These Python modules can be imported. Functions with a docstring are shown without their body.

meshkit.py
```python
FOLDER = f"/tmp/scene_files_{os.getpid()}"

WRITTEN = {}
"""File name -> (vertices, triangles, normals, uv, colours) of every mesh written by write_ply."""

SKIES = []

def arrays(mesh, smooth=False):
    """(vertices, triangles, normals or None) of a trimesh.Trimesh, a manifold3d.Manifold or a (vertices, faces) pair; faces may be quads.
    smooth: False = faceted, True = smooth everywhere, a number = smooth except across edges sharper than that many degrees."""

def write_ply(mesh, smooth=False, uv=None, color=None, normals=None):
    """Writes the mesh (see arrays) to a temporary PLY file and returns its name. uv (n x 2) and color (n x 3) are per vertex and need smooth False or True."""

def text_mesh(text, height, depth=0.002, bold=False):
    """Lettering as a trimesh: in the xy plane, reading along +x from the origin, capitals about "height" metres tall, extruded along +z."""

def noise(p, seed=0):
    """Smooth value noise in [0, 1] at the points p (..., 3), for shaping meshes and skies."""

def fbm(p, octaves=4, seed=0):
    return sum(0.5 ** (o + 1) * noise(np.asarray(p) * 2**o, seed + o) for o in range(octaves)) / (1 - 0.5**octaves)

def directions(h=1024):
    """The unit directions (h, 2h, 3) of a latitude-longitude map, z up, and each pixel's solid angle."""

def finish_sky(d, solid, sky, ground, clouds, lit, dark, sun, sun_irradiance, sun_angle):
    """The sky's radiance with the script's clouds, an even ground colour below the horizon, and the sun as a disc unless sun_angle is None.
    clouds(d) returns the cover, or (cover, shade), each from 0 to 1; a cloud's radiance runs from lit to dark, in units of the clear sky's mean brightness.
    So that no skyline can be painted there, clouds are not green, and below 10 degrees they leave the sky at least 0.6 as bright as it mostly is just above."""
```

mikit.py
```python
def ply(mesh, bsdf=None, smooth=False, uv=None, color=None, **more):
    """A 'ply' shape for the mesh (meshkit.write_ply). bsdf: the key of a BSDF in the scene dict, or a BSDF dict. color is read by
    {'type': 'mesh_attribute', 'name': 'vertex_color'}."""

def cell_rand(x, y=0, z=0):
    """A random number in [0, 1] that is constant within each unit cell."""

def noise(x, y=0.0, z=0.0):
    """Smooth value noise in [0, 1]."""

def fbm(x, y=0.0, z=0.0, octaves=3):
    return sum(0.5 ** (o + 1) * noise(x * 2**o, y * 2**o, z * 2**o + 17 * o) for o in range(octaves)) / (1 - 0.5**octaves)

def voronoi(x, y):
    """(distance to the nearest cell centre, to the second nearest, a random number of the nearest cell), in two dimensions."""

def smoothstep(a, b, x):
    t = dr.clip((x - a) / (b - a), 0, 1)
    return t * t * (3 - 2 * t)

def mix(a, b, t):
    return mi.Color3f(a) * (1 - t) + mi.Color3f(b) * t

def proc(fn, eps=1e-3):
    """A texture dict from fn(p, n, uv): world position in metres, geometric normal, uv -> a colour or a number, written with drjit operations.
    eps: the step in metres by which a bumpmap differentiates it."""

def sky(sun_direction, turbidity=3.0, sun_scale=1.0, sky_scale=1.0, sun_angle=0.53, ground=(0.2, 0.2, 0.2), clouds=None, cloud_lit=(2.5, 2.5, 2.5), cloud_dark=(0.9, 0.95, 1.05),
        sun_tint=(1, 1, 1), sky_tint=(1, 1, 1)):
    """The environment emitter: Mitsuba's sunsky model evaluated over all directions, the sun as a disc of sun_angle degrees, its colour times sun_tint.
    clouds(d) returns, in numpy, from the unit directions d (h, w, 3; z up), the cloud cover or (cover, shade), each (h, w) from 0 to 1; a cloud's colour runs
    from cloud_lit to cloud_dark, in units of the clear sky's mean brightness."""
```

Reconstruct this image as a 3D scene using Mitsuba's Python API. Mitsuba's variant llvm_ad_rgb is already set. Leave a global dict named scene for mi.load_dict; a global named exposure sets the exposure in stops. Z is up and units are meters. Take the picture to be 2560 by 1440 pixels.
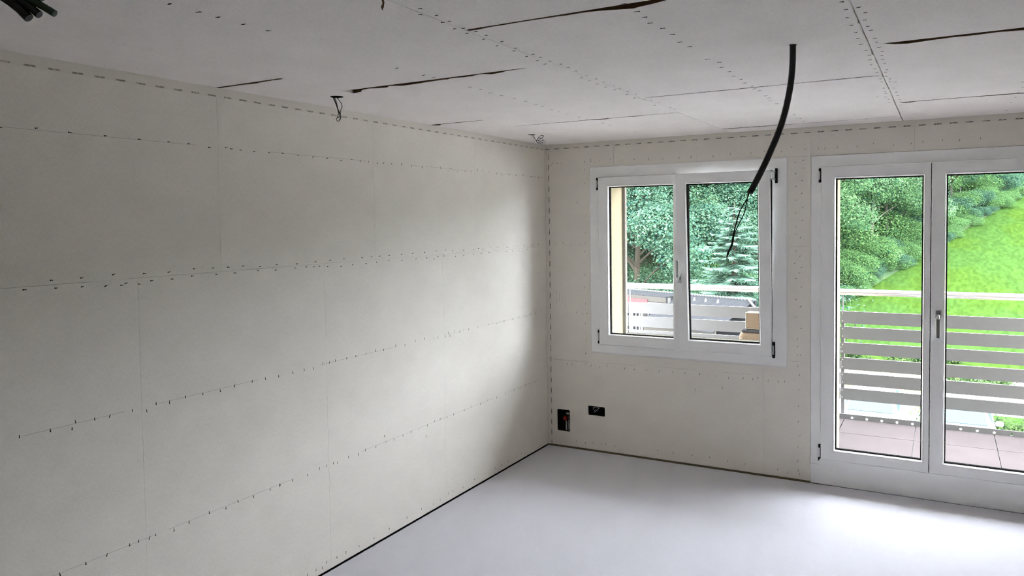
import math, random
import numpy as np, trimesh, shapely
import shapely.geometry as sg
import shapely.ops as so
import drjit as dr
import mitsuba as mi
import manifold3d as m3
import mikit, meshkit

# ------------------------------------------------------------------ camera, sky, exposure
T = mi.ScalarTransform4f
scene, labels = {}, {}
RIGHT, UP, FWD = np.array([0.870968, 0.491138, -0.014058]), np.array([-0.008805, 0.044209, 0.998984]), np.array([-0.491260, 0.869959, -0.042829])
EYE = np.array([2.7716, 0.0, 1.7995])
M = np.eye(4); M[:3, 0], M[:3, 1], M[:3, 2], M[:3, 3] = -RIGHT, UP, FWD, EYE
scene['camera'] = {'type': 'perspective', 'fov_axis': 'x', 'fov': math.degrees(2 * math.atan(1280 / 1918.857)),
                   'principal_point_offset_x': 0.0, 'principal_point_offset_y': 84.154 / 1440,
                   'near_clip': 0.05, 'far_clip': 1000.0, 'to_world': T(M.tolist())}

def overcast(d):
    n = meshkit.fbm(d * np.array([2.5, 2.5, 5.0]) + 7.0, 4)
    return 0.9 + 0.1 * n, np.clip(1.2 * n - 0.35, 0, 1)
scene['sky'] = mikit.sky((0.25, -0.55, 0.8), turbidity=4.0, sun_scale=0.0, sky_scale=1.0, ground=(0.18, 0.2, 0.16), clouds=overcast,
                         cloud_lit=(2.4, 2.52, 2.75), cloud_dark=(1.5, 1.58, 1.72))
exposure = 6.97

H, D = 2.4, 5.4586          # room height, inner face of the window wall (left wall is x = 0)
XR, YB = 4.55, -3.2         # right wall, wall behind the camera
rng = np.random.default_rng(11)

# ------------------------------------------------------------------ materials
def two(b): return {'type': 'twosided', 'b': b}
def flat(name, c): scene[name] = two({'type': 'diffuse', 'reflectance': {'type': 'rgb', 'value': list(c)}})
def gloss(name, c, rough, metallic=0.0, spec=0.5):
    scene[name] = two({'type': 'principled', 'base_color': {'type': 'rgb', 'value': list(c)}, 'roughness': rough, 'metallic': metallic, 'specular': spec})
def procmat(name, fn): scene[name] = two({'type': 'diffuse', 'reflectance': mikit.proc(fn)})

def f_board(p, n, uv):
    a = mikit.noise(p.x * 260, p.y * 260, p.z * 260)
    b = mikit.fbm(p.x * 9, p.y * 9, p.z * 9, 3)
    k = 0.93 + 0.09 * a + 0.06 * (b - 0.5)
    return mi.Color3f(0.80, 0.770, 0.700) * k
def f_ceil(p, n, uv):
    a = mikit.noise(p.x * 220, p.y * 220, p.z * 90)
    b = mikit.fbm(p.x * 6, p.y * 6, 3.0, 3)
    return mi.Color3f(0.915, 0.878, 0.845) * (0.93 + 0.09 * a + 0.07 * (b - 0.5))
def f_floor(p, n, uv):
    b = mikit.fbm(p.x * 2.2, p.y * 1.1, 0.3, 4)
    a = mikit.noise(p.x * 150, p.y * 150, 1.0)
    s = mikit.smoothstep(0.62, 0.8, mikit.fbm(p.x * 5 + p.y * 1.5, p.y * 0.8, 4.0, 3))
    return mi.Color3f(0.600, 0.598, 0.632) * (0.97 + 0.05 * (b - 0.5) + 0.03 * a - 0.03 * s)
def f_tape(p, n, uv):                       # printed dashes of the separating tape: u runs along it in metres, v across
    on = mikit.smoothstep(0.0, 0.002, uv.x / 0.0845 - dr.floor(uv.x / 0.0845) - 0.02) * mikit.smoothstep(0.0, 0.03, 0.52 - (uv.x / 0.0845 - dr.floor(uv.x / 0.0845)))
    band = mikit.smoothstep(0.0025, 0.0038, uv.y) * mikit.smoothstep(0.0105, 0.009, uv.y)
    wear = mikit.smoothstep(0.25, 0.55, mikit.noise(uv.x * 160, uv.y * 260, p.z * 3))
    return mikit.mix(mi.Color3f(0.745, 0.715, 0.645), dr.select(uv.x < -50.0, mi.Color3f(0.27, 0.25, 0.21), mi.Color3f(0.13, 0.115, 0.10)), on * band * (0.45 + 0.55 * wear))
def f_grass(p, n, uv):
    a = mikit.fbm(p.x * 0.35, p.y * 0.22, 0.0, 4)
    b = mikit.fbm(p.x * 6.0, p.y * 2.2, 2.0, 3)
    c = mikit.mix(mi.Color3f(0.0218, 0.0465, 0.0105), mi.Color3f(0.0235, 0.0465, 0.0078), mikit.smoothstep(0.35, 0.65, a))
    return c * (0.62 + 0.72 * b)
def f_earth(p, n, uv):
    a = mikit.fbm(p.x * 1.2, p.y * 1.2, p.z * 1.2, 4)
    return mikit.mix(mi.Color3f(0.024, 0.046, 0.022), mi.Color3f(0.036, 0.056, 0.026), mikit.smoothstep(0.3, 0.7, a))
def f_ground(p, n, uv):
    a = mikit.fbm(p.x * 0.8, p.y * 0.8, 0.0, 4)
    return mi.Color3f(0.58, 0.57, 0.56) * (0.85 + 0.3 * a)
def f_tile(p, n, uv):
    a = mikit.fbm(p.x * 3, p.y * 3, 0.0, 4)
    return mi.Color3f(0.086, 0.0735, 0.0715) * (0.88 + 0.24 * a)
def f_wood(p, n, uv):
    a = mikit.fbm(p.x * 3, p.y * 60, p.z * 60, 3)
    return mikit.mix(mi.Color3f(0.05, 0.03, 0.014), mi.Color3f(0.09, 0.06, 0.03), a)
procmat('m_board', f_board); procmat('m_ceiling', f_ceil); procmat('m_floor', f_floor); procmat('m_tape', f_tape)
procmat('m_grass', f_grass); procmat('m_earth', f_earth); procmat('m_ground', f_ground); procmat('m_tile', f_tile); procmat('m_batten', f_wood)
gloss('m_lacquer', (0.84, 0.845, 0.84), 0.38)
gloss('m_bead', (0.90, 0.90, 0.90), 0.22)
flat('m_caulk', (0.74, 0.73, 0.71))
flat('m_gasket', (0.012, 0.013, 0.013))
flat('m_shade_drip', (0.13, 0.085, 0.045))  # brown of the painted joint shade, also of the drip
flat('m_staple', (0.02, 0.018, 0.016))
flat('m_pencil', (0.42, 0.41, 0.40))
flat('m_dark', (0.012, 0.012, 0.013))
flat('m_wall', (0.52, 0.48, 0.40))
flat('m_glue', (0.92, 0.90, 0.84))
gloss('m_conduit', (0.022, 0.021, 0.019), 0.5)
gloss('m_wire', (0.010, 0.010, 0.010), 0.45)
gloss('m_wire_green', (0.010, 0.035, 0.012), 0.45)
gloss('m_wire_white', (0.6, 0.6, 0.58), 0.45)
gloss('m_chrome', (0.62, 0.63, 0.64), 0.24, 1.0)
gloss('m_steel', (0.62, 0.61, 0.60), 0.32, 1.0)
gloss('m_slat', (0.076, 0.076, 0.073), 0.5)
flat('m_plaster', (0.31, 0.268, 0.178))
flat('m_plaster_pale', (0.2455, 0.2306, 0.1934))
flat('m_red_valve', (0.20, 0.022, 0.016))
gloss('m_pipe', (0.45, 0.46, 0.46), 0.4)
gloss('m_brass', (0.42, 0.43, 0.33), 0.4, 0.6)
flat('m_cream', (0.1800, 0.1375, 0.1000))
flat('m_band', (0.0500, 0.0500, 0.0550))
gloss('m_car', (0.15, 0.153, 0.156), 0.25)
flat('m_carglass', (0.036, 0.058, 0.064))
gloss('m_rubber', (0.02, 0.02, 0.02), 0.7)
flat('m_roof', (0.020, 0.021, 0.022))
flat('m_guide', (0.20, 0.19, 0.165))
flat('m_roof_edge', (0.05, 0.052, 0.05))
flat('m_timber', (0.0375, 0.0350, 0.0300))
flat('m_plank', (0.0654, 0.0636, 0.0597))
flat('m_redboard', (0.0936, 0.0306, 0.0306))
flat('m_shed', (0.0150, 0.0160, 0.0165))
flat('m_sand', (0.20, 0.135, 0.055))
flat('m_bark', (0.0425, 0.0375, 0.0275))
flat('m_bark_pale', (0.0750, 0.0725, 0.0575))
scene['m_glass'] = {'type': 'thindielectric', 'int_ior': 1.5}
scene['m_leaf'] = {'type': 'principledthin', 'base_color': {'type': 'mesh_attribute', 'name': 'vertex_color'}, 'roughness': 0.6, 'diff_trans': 0.7, 'spec_trans': 0.0}

# ------------------------------------------------------------------ helpers
def numbered(key):
    k, i = key, 0
    while k in scene or k in labels:
        i += 1; k = '%s_%03d' % (key, i)
    return k
def thing(name, label=None, cat=None, group=None, kind=None, parent=None):
    k = numbered(name if parent is None else parent + '__' + name)
    e = {}
    if label: e['label'] = label
    if cat: e['category'] = cat
    if group: e['group'] = group
    if kind: e['kind'] = kind
    labels[k] = e
    return k
def obj(name, mesh, mat, parent=None, smooth=False, label=None, cat=None, group=None, kind=None, **kw):
    k = numbered(name if parent is None else parent + '__' + name)
    scene[k] = mikit.ply(mesh, mat, smooth=smooth, **kw)
    e = {a: b for a, b in (('label', label), ('category', cat), ('group', group), ('kind', kind)) if b}
    if e: labels[k] = e
    return k
def box(x0, x1, y0, y1, z0, z1):
    m = trimesh.creation.box((x1 - x0, y1 - y0, z1 - z0)); m.apply_translation(((x0 + x1) / 2, (y0 + y1) / 2, (z0 + z1) / 2)); return m
def cat(*ms): return trimesh.util.concatenate(list(ms))
def man(m): return m3.Manifold(m3.Mesh(np.asarray(m.vertices, np.float32), np.asarray(m.faces, np.uint32)))
def tri(m):
    q = m.to_mesh(); return trimesh.Trimesh(q.vert_properties[:, :3], q.tri_verts, process=False)
def rbox(x0, x1, y0, y1, z0, z1, r, seg=12):
    s = m3.Manifold.sphere(r, seg)
    return tri(m3.Manifold.batch_hull([s.translate((a, b, c)) for a in (x0 + r, x1 - r) for b in (y0 + r, y1 - r) for c in (z0 + r, z1 - r)]))
def chain(pts, radii, seg=12):
    out = None
    for (a, b, ra, rb) in zip(pts[:-1], pts[1:], radii[:-1], radii[1:]):
        h = m3.Manifold.batch_hull([m3.Manifold.sphere(ra, seg).translate(tuple(map(float, a))), m3.Manifold.sphere(rb, seg).translate(tuple(map(float, b)))])
        out = h if out is None else out + h
    return tri(out)
def spline(pts, n):
    from scipy.interpolate import CubicSpline
    p = np.asarray(pts, float); t = np.r_[0, np.cumsum(np.linalg.norm(np.diff(p, axis=0), axis=1))]
    return CubicSpline(t, p)(np.linspace(0, t[-1], n))
def tube(path, radius, sides=8, caps=True):
    p = np.asarray(path, float); n = len(p); r = np.broadcast_to(radius, (n,)).astype(float)
    t = np.gradient(p, axis=0); t /= np.linalg.norm(t, axis=1, keepdims=True)
    a = np.cross(t[0], [0.3, 0.9, 0.2]); a /= np.linalg.norm(a); A = [a]
    for i in range(1, n):
        a = A[-1] - t[i] * (A[-1] @ t[i]); A.append(a / np.linalg.norm(a))
    A = np.array(A); B = np.cross(t, A); ang = np.arange(sides) * 2 * np.pi / sides
    v = p[:, None] + r[:, None, None] * (np.cos(ang)[None, :, None] * A[:, None] + np.sin(ang)[None, :, None] * B[:, None])
    i, j = np.meshgrid(np.arange(n - 1), np.arange(sides), indexing='ij'); k = (j + 1) % sides
    q = np.stack([i * sides + j, i * sides + k, (i + 1) * sides + k, (i + 1) * sides + j], -1).reshape(-1, 4)
    f = np.vstack([q[:, [0, 1, 2]], q[:, [0, 2, 3]]]); V = v.reshape(-1, 3)
    if caps:
        V = np.vstack([V, p[0], p[-1]]); c0, c1 = n * sides, n * sides + 1; jj = np.arange(sides); kk = (jj + 1) % sides
        f = np.vstack([f, np.stack([kk, jj, jj * 0 + c0], 1), np.stack([(n - 1) * sides + jj, (n - 1) * sides + kk, jj * 0 + c1], 1)])
    return trimesh.Trimesh(V, f, process=False)
def ring(profile):
    """A mitred rectangular ring from a closed profile: a list of rectangles (x0, x1, z0, z1, y)."""
    v = np.array([[(x0, y, z0), (x1, y, z0), (x1, y, z1), (x0, y, z1)] for (x0, x1, z0, z1, y) in profile], float)
    n = len(v); f = []
    for i in range(n):
        k = (i + 1) % n
        for j in range(4):
            l = (j + 1) % 4
            a, b, c, d = i * 4 + j, i * 4 + l, k * 4 + l, k * 4 + j
            f += [(a, b, c), (a, c, d)]
    m = trimesh.Trimesh(v.reshape(-1, 3), f, process=False)
    if m.volume < 0: m.invert()
    return m
def extrude(poly, t, frame):
    """Extrudes a polygon; frame = (origin, u, v, w) maps its plane and the depth into the room."""
    m = trimesh.creation.extrude_polygon(poly, t, engine='earcut')
    o, u, v, w = (np.asarray(q, float) for q in frame)
    V = o + m.vertices[:, :1] * u + m.vertices[:, 1:2] * v + m.vertices[:, 2:] * w
    m = trimesh.Trimesh(V, m.faces, process=False)
    if np.dot(np.cross(u, v), w) < 0: m.invert()
    return m
def polys(g): return [q for q in getattr(g, 'geoms', [g]) if q.geom_type == 'Polygon' and q.area > 1e-4]
def rrect(x0, x1, z0, z1, r): return sg.box(x0 + r, z0 + r, x1 - r, z1 - r).buffer(r, quad_segs=5)

# places of the staples in mm: on the left wall (y, z), the ceiling (x, y) and the window wall (x, z)
LEFT_A= [(1419,2140),(1538,2149),(1656,2145),(1791,2145),(1932,2144),(2064,2145),(2160,2145),(2263,2137),(2352,2144),(2380,2140),(2433,2138),(2512,2137),(2602,2138),(2687,2142),(2787,2139),(2888,2137),(2990,2138),(3094,2133),(3178,2144),(3247,2139),(3314,2140),(3390,2137),(3444,2140),(3518,2139),(3610,2144),(3704,2137),(3814,2138),(3916,2147),(4010,2145),(4121,2142),(4205,2132),(4295,2137),(4371,2138),(4447,2153),(4516,2151),(4591,2145),(4704,2142),(4779,2137),(4887,2139),(4984,2142),(5090,2149),(5220,2138),(5349,2139)]
LEFT_B= [(1569,1613),(1679,1614),(1804,1618),(1934,1613),(2045,1612),(2166,1618),(2262,1615),(2344,1614),(2428,1615),(2527,1607),(1476,1587),(1584,1584),(1680,1581),(1772,1577),(1836,1574),(1854,1581),(1909,1573),(1964,1582),(2059,1582),(2156,1588),(2280,1586),(2380,1586),(2513,1589),(2629,1611),(2758,1606),(2886,1609),(2993,1612),(3100,1613),(3244,1613),(3324,1614),(3392,1615),(3478,1615),(3594,1617),(3702,1616),(3821,1618),(3945,1621),(4047,1624),(4130,1615),(4258,1615),(4379,1612),(4444,1618),(4504,1612),(4604,1621),(4701,1615),(4839,1612),(4986,1617),(5102,1613),(5233,1616),(5335,1617),(2622,1584),(2749,1586),(2821,1587),(2875,1585),(2915,1585),(2975,1580),(3075,1575),(3166,1579),(3275,1579),(3367,1582),(3475,1585),(3599,1581),(3733,1584),(3844,1583),(3921,1572),(3963,1586),(4029,1586),(4161,1579),(4257,1580),(4379,1581),(4480,1581),(4587,1585),(4700,1585),(4827,1580),(4917,1583),(5014,1581),(5150,1585)]
LEFT_C= [(2103,1084),(2190,1078),(2281,1074),(2359,1081),(2460,1081),(2539,1079),(2621,1076),(2713,1077),(2789,1079),(2851,1073),(2921,1086),(2969,1084),(3015,1086),(3101,1083),(3174,1083),(3257,1084),(3338,1089),(3410,1083),(3521,1090),(3607,1078),(3709,1089),(3804,1090),(3904,1078),(3946,1077),(4026,1074),(4080,1072),(4064,1093),(4132,1095),(4197,1081),(4243,1086),(4305,1082),(4421,1085),(4557,1084),(4674,1077),(4777,1082),(4908,1080),(4998,1084),(5092,1081),(5125,1074),(5185,1087),(5264,1087),(5359,1088),(4438,549),(4535,556),(4657,550),(4779,552),(4910,553),(5000,549),(5088,555),(5158,550),(5240,548),(1439,1083),(1544,1079),(1635,1089),(1622,1066),(1708,1082),(1768,1079),(1861,1080),(1923,1065),(1966,1085),(2027,1077),(1557,551),(1653,552),(1736,551),(1830,555),(1868,556),(1915,550),(1943,554),(2028,543),(2101,550),(2204,556),(2292,546),(2359,554),(2448,548),(2548,549),(2608,550),(2611,553),(2692,548),(2794,545),(2878,554),(2932,551),(2981,551),(3012,546),(3098,553),(3175,545),(3235,552),(3324,548),(3414,553),(3403,588),(3489,546),(3573,546),(3652,550),(3730,545),(3817,549),(3802,485),(3893,559),(3954,557),(4031,550),(4107,553),(4235,551),(4318,559),(4437,549),(2776,44),(2835,43),(2881,36),(2913,53),(2990,48),(3059,46),(3165,41),(3290,40),(3426,45),(3593,51),(3740,53),(3863,43),(3938,45),(4029,55),(4084,55),(4204,41),(4348,51),(4481,47),(4625,46),(4709,44),(4809,47),(4938,43),(5008,48)]
CEIL= [(1481,1779),(1481,1861),(1474,1935),(1466,2026),(1447,1828),(1451,1935),(1438,2018),(1439,2087),(1478,2082),(1477,2143),(1443,2183),(1432,2288),(1476,2244),(1468,2355),(1442,2388),(1438,2493),(1472,2475),(1472,2533),(1471,2617),(1437,2579),(1431,2651),(1483,2685),(1478,2762),(1472,2844),(1469,2959),(1473,3050),(1471,3129),(1474,3244),(1471,3327),(1471,3427),(1476,3527),(1433,3072),(1433,2988),(1430,3165),(1431,3255),(1437,3353),(1435,3511),(1431,3626),(1478,3741),(1484,3840),(1434,3922),(1476,4041),(1477,4110),(913,2402),(915,2576),(916,2643),(921,2917),(928,2998),(916,3100),(919,3197),(928,3314),(933,3417),(933,3530),(922,3623),(911,3750),(908,3844),(915,3943),(915,4107),(915,4213),(920,4446),(912,4572),(919,5017),(938,1381),(937,1475),(940,1540),(939,1633),(943,1726),(1986,2042),(1991,2136),(1989,2208),(1980,2281),(1992,2365),(1994,2458),(1981,2579),(1989,2666),(1985,2910),(2009,2991),(1992,3098),(1996,3206),(1988,3318),(1994,3414),(1989,3511),(2000,3615),(1991,3693),(2003,3762),(1997,3938),(1982,4118),(1997,4019),(1993,4240),(1992,4512),(1989,4612),(1996,4759),(1990,4914),(1997,4964),(1994,5105),(2514,2351),(2515,2444),(2509,2546),(2509,2651),(2512,2760),(2509,2859),(2511,2962),(2516,3081),(2518,3181),(2514,3274),(2509,3379),(2515,3482),(2518,3566),(2513,3670),(2518,3749),(2519,3839),(2516,4024),(2513,4131),(2513,4207),(2504,4333),(2511,4430),(2509,4562),(2549,2438),(2561,2513),(2551,2604),(2553,2696),(2557,2758),(2558,2889),(2560,2958),(2562,3049),(2565,3131),(2558,3209),(2558,3291),(2558,3376),(2558,3529),(2549,3587),(2546,3695),(2555,3774),(2550,3850),(2571,3874),(2557,4051),(2560,4189),(2560,4319),(2562,4466),(2563,4554),(2555,4686),(2468,4296),(3073,4211),(3085,4390),(3081,4555),(3079,4736),(3076,4954),(3077,5302)]
BACK= [(178,671),(220,669),(336,680),(383,671),(455,667),(518,680),(659,671),(738,670),(832,674),(931,672),(1033,674),(1126,673),(1234,679),(1353,675),(1442,669),(1543,675),(1609,675),(1643,687),(1714,674),(1779,673),(1822,677),(338,762),(1202,560),(1398,591),(248,59),(327,56),(393,63),(466,66),(500,68),(576,64),(621,34),(915,75),(1034,71),(1177,75),(1305,79),(1435,69),(1556,65),(1777,60),(1840,45),(1907,923),(1905,866),(1925,866),(1907,789),(1917,730),(1915,628),(1912,517),(1912,410),(1923,314),(1908,235),(1909,138),(1912,72),(1920,50),(1867,2274),(1952,2254),(1800,2247),(1939,2181),(1887,2170),(1939,2129),(1891,2094),(1932,2045),(1892,2008),(1931,1960),(1895,1916),(1937,1867),(1892,1827),(1936,1779),(1893,1735),(1895,1685),(1925,1664),(1895,1572),(1922,1539),(1886,1491),(1918,1424),(1930,1463),(1894,1386),(1930,1327),(1894,1244),(1925,1196),(1895,1123),(1931,1049),(1905,976),(394,2268),(471,2255),(559,2259),(650,2249),(746,2252),(858,2247),(969,2244),(1090,2243),(1178,2245),(1335,2242),(1459,2250),(1596,2248),(1688,2256),(2035,2254),(2075,2253),(2152,2256),(2270,2255),(2366,2268),(2480,2252),(2581,2254),(2645,2259),(2752,2265),(2844,2258),(2953,2262),(346,1704),(339,1623),(84,1624),(152,1624),(221,1614),(290,1617),(336,1559),(332,1475),(338,1378),(332,1274),(341,1152),(262,1081),(309,1073),(351,1075),(338,999),(343,871),(337,762),(71,2256),(57,2238),(109,2252),(149,2249),(345,2250),(396,2253),(341,2192),(340,2085),(348,1834),(276,1941)]

# ------------------------------------------------------------------ room shell
WIN = (0.388, 1.836, 0.780, 2.205)      # window frame, outer edges
DOOR = (1.990, 3.400, 0.0, 2.205)       # balcony door frame
BT = 0.0125                             # plasterboard thickness

obj('floor', box(0.007, XR, YB, D - 0.010, -0.03, 0.0), 'm_floor', kind='structure', label='pale grey bare screed floor with a dark gap along the walls')
obj('subfloor', box(-0.25, XR + 0.2, YB - 0.2, D + 0.37, -0.30, -0.035), 'm_dark', kind='structure', label='dark sub-floor seen in the gap along the walls')

# left wall: two rows of plasterboards with hairline joints
wl = thing('wall_left', 'left wall of bare grey plasterboards with rows of staples and pencil lines', kind='structure')
FL = ((0, 0, 0), (0, 1, 0), (0, 0, 1), (-1, 0, 0))
ZJ = 1.597
cuts_up = [YB, -1.9, -0.85, 0.20, 1.25, 2.306, 3.355, 4.411, D]
cuts_lo = [YB, -2.3, -1.25, -0.20, 0.85, 1.902, 2.947, 4.007, 5.06, D]
for cuts, z0, z1 in ((cuts_up, ZJ, H), (cuts_lo, 0.008, ZJ)):
    for a, b in zip(cuts[:-1], cuts[1:]):
        g = 0.0004
        obj('board', extrude(sg.box(a + g, z0 + (g if z0 > 1 else 0), b - g, z1 - (g if z1 < 2 else 0)), BT, FL), 'm_board', wl)
obj('backing', box(-0.25, -BT - 0.001, YB - 0.2, D + 0.37, -0.3, H + 0.25), 'm_dark', wl)

def staple(u, v, n, t, L=0.012, W=0.0042):
    """A sunk staple: a small dark crown with its two bent ends. u: its place, v: its direction, n: out of the board, t: across."""
    c = np.asarray(u, float); v, n, t = (np.asarray(q, float) for q in (v, n, t))
    def bar(a, b, w, o=0.0):
        q = [c + v * s + t * (e + o) + n * h for s in (a, b) for e in (-w / 2, w / 2) for h in (-0.0005, 0.0005)]
        return trimesh.Trimesh(np.array(q), [[0, 1, 3], [0, 3, 2], [4, 7, 5], [4, 6, 7], [0, 5, 1], [0, 4, 5], [2, 3, 7], [2, 7, 6], [0, 2, 6], [0, 6, 4], [1, 5, 7], [1, 7, 3]], process=False)
    return cat(bar(-L / 2, L / 2, W * 0.62), bar(-L / 2, -L / 2 + 0.35 * L, W * 1.1))
X3, Y3, Z3 = np.eye(3)
for rows, kind in ((LEFT_A, 0), (LEFT_B, 1), (LEFT_C, 2)):
    for y, z in rows:
        a = (0.5 if kind == 0 and y > 3200 else 0.15) * rng.normal() + (0.0 if kind < 2 and y < 3200 else (0.9 if kind == 0 else 0.0))
        v = (Y3 if kind < 2 else Z3); t = (Z3 if kind < 2 else -Y3)
        v, t = v * math.cos(a) + t * math.sin(a), t * math.cos(a) - v * math.sin(a)
        obj('staple', staple((0.0, y / 1000, z / 1000), v, X3, t, 0.011 + 0.003 * rng.random()), 'm_staple', wl)
for z, spans in ((2.142, ((1.42, 2.2), (2.6, 3.3), (3.7, 4.35), (4.7, 5.44))), (1.082, ((1.45, 1.83), (1.98, 2.5), (2.9, 3.5), (4.05, 4.2), (4.5, 5.2))), (0.554, ((1.5, 1.95), (2.0, 2.7), (3.2, 4.6), (4.8, 5.3)))):
    for a, b in spans:
        obj('pencil_line', box(-0.0002, 0.0002, a, b, z - 0.0006, z + 0.0006), 'm_pencil', wl)

def tape(u0, u1, frame, mat='m_tape', w=0.042):
    o, u, v, n = (np.asarray(q, float) for q in frame)
    P = [(u0, 0), (u1, 0), (u1, w), (u0, w)]
    V = np.array([o + u * a + v * b + n * h for h in (0.0006, -0.0004) for a, b in P]); uv = np.array([(a, b) for _ in (0, 1) for a, b in P])
    f = [[0, 1, 2], [0, 2, 3], [4, 6, 5], [4, 7, 6]] + [q for i in range(4) for q in ([i, i + 4, (i + 1) % 4 + 4], [i, (i + 1) % 4 + 4, (i + 1) % 4])]
    m = trimesh.Trimesh(V, f, process=False)
    if np.dot(np.cross(u, v), n) < 0: m.invert()
    return m, uv
m, uv = tape(YB, D - 0.001, ((0, 0, 2.357), Y3, Z3, X3)); uv = uv - [0.0845 * 1200 - 0.02, 0]; obj('separating_tape', m, 'm_tape', wl, uv=uv, label='grey paper tape with printed dashes')

# window wall: boards cut around window, door and two wall boxes
wb = thing('wall_back', 'window wall of bare grey plasterboards around the window and the balcony door', kind='structure')
FB = ((0, D, 0), (1, 0, 0), (0, 0, 1), (0, 1, 0))
VALVE = (0.081, 0.196, 0.124, 0.299); SOCK = (0.351, 0.493, 0.279, 0.354)
wall = sg.box(0.0005, 0.012, XR, H)
for q in (WIN, DOOR): wall = wall.difference(sg.box(q[0] - 0.002, q[2] - (0.1 if q is DOOR else 0.002), q[1] + 0.002, q[3] + 0.002))
wall = wall.difference(rrect(*VALVE, 0.012)).difference(rrect(*SOCK, 0.010))
for line in ([(0.58, 2.2), (0.58, 3)], [(1.22, 2.2), (1.22, 3)], [(1.985, 2.2), (1.985, 3)], [(2.60, 2.2), (2.60, 3)], [(3.42, -1), (3.42, 3)], [(-1, 1.602), (0.389, 1.602)], [(1.835, 1.602), (1.989, 1.602)],
             [(1.835, 0.82), (1.989, 0.82)], [(1.68, -1), (1.68, 0.79)], [(1.835, 0.79), (1.835, 0.82)], [(0.389, 2.206), (0.389, 2.207)], [(1.84, 2.207), (1.985, 2.207)], [(-1, 0.70), (0.389, 0.70)]):
    wall = wall.difference(sg.LineString(line).buffer(0.0004, cap_style='flat'))
for q in polys(wall): obj('board', extrude(q, BT, FB), 'm_board', wb)
core = man(box(-0.2, XR + 0.2, D + BT + 0.001, 5.84, -0.035, H + 0.25))
core -= man(box(WIN[0] - 0.003, WIN[1] + 0.003, D, 5.54, WIN[2] - 0.003, WIN[3] + 0.003)) + man(box(DOOR[0] - 0.003, DOOR[1] + 0.003, D, 5.54, -0.036, DOOR[3] + 0.003))
core -= man(box(0.527, 1.70, 5.5, 5.9, 0.885, 2.085)) + man(box(2.128, 3.265, 5.5, 5.9, -0.036, 2.085))
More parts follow.
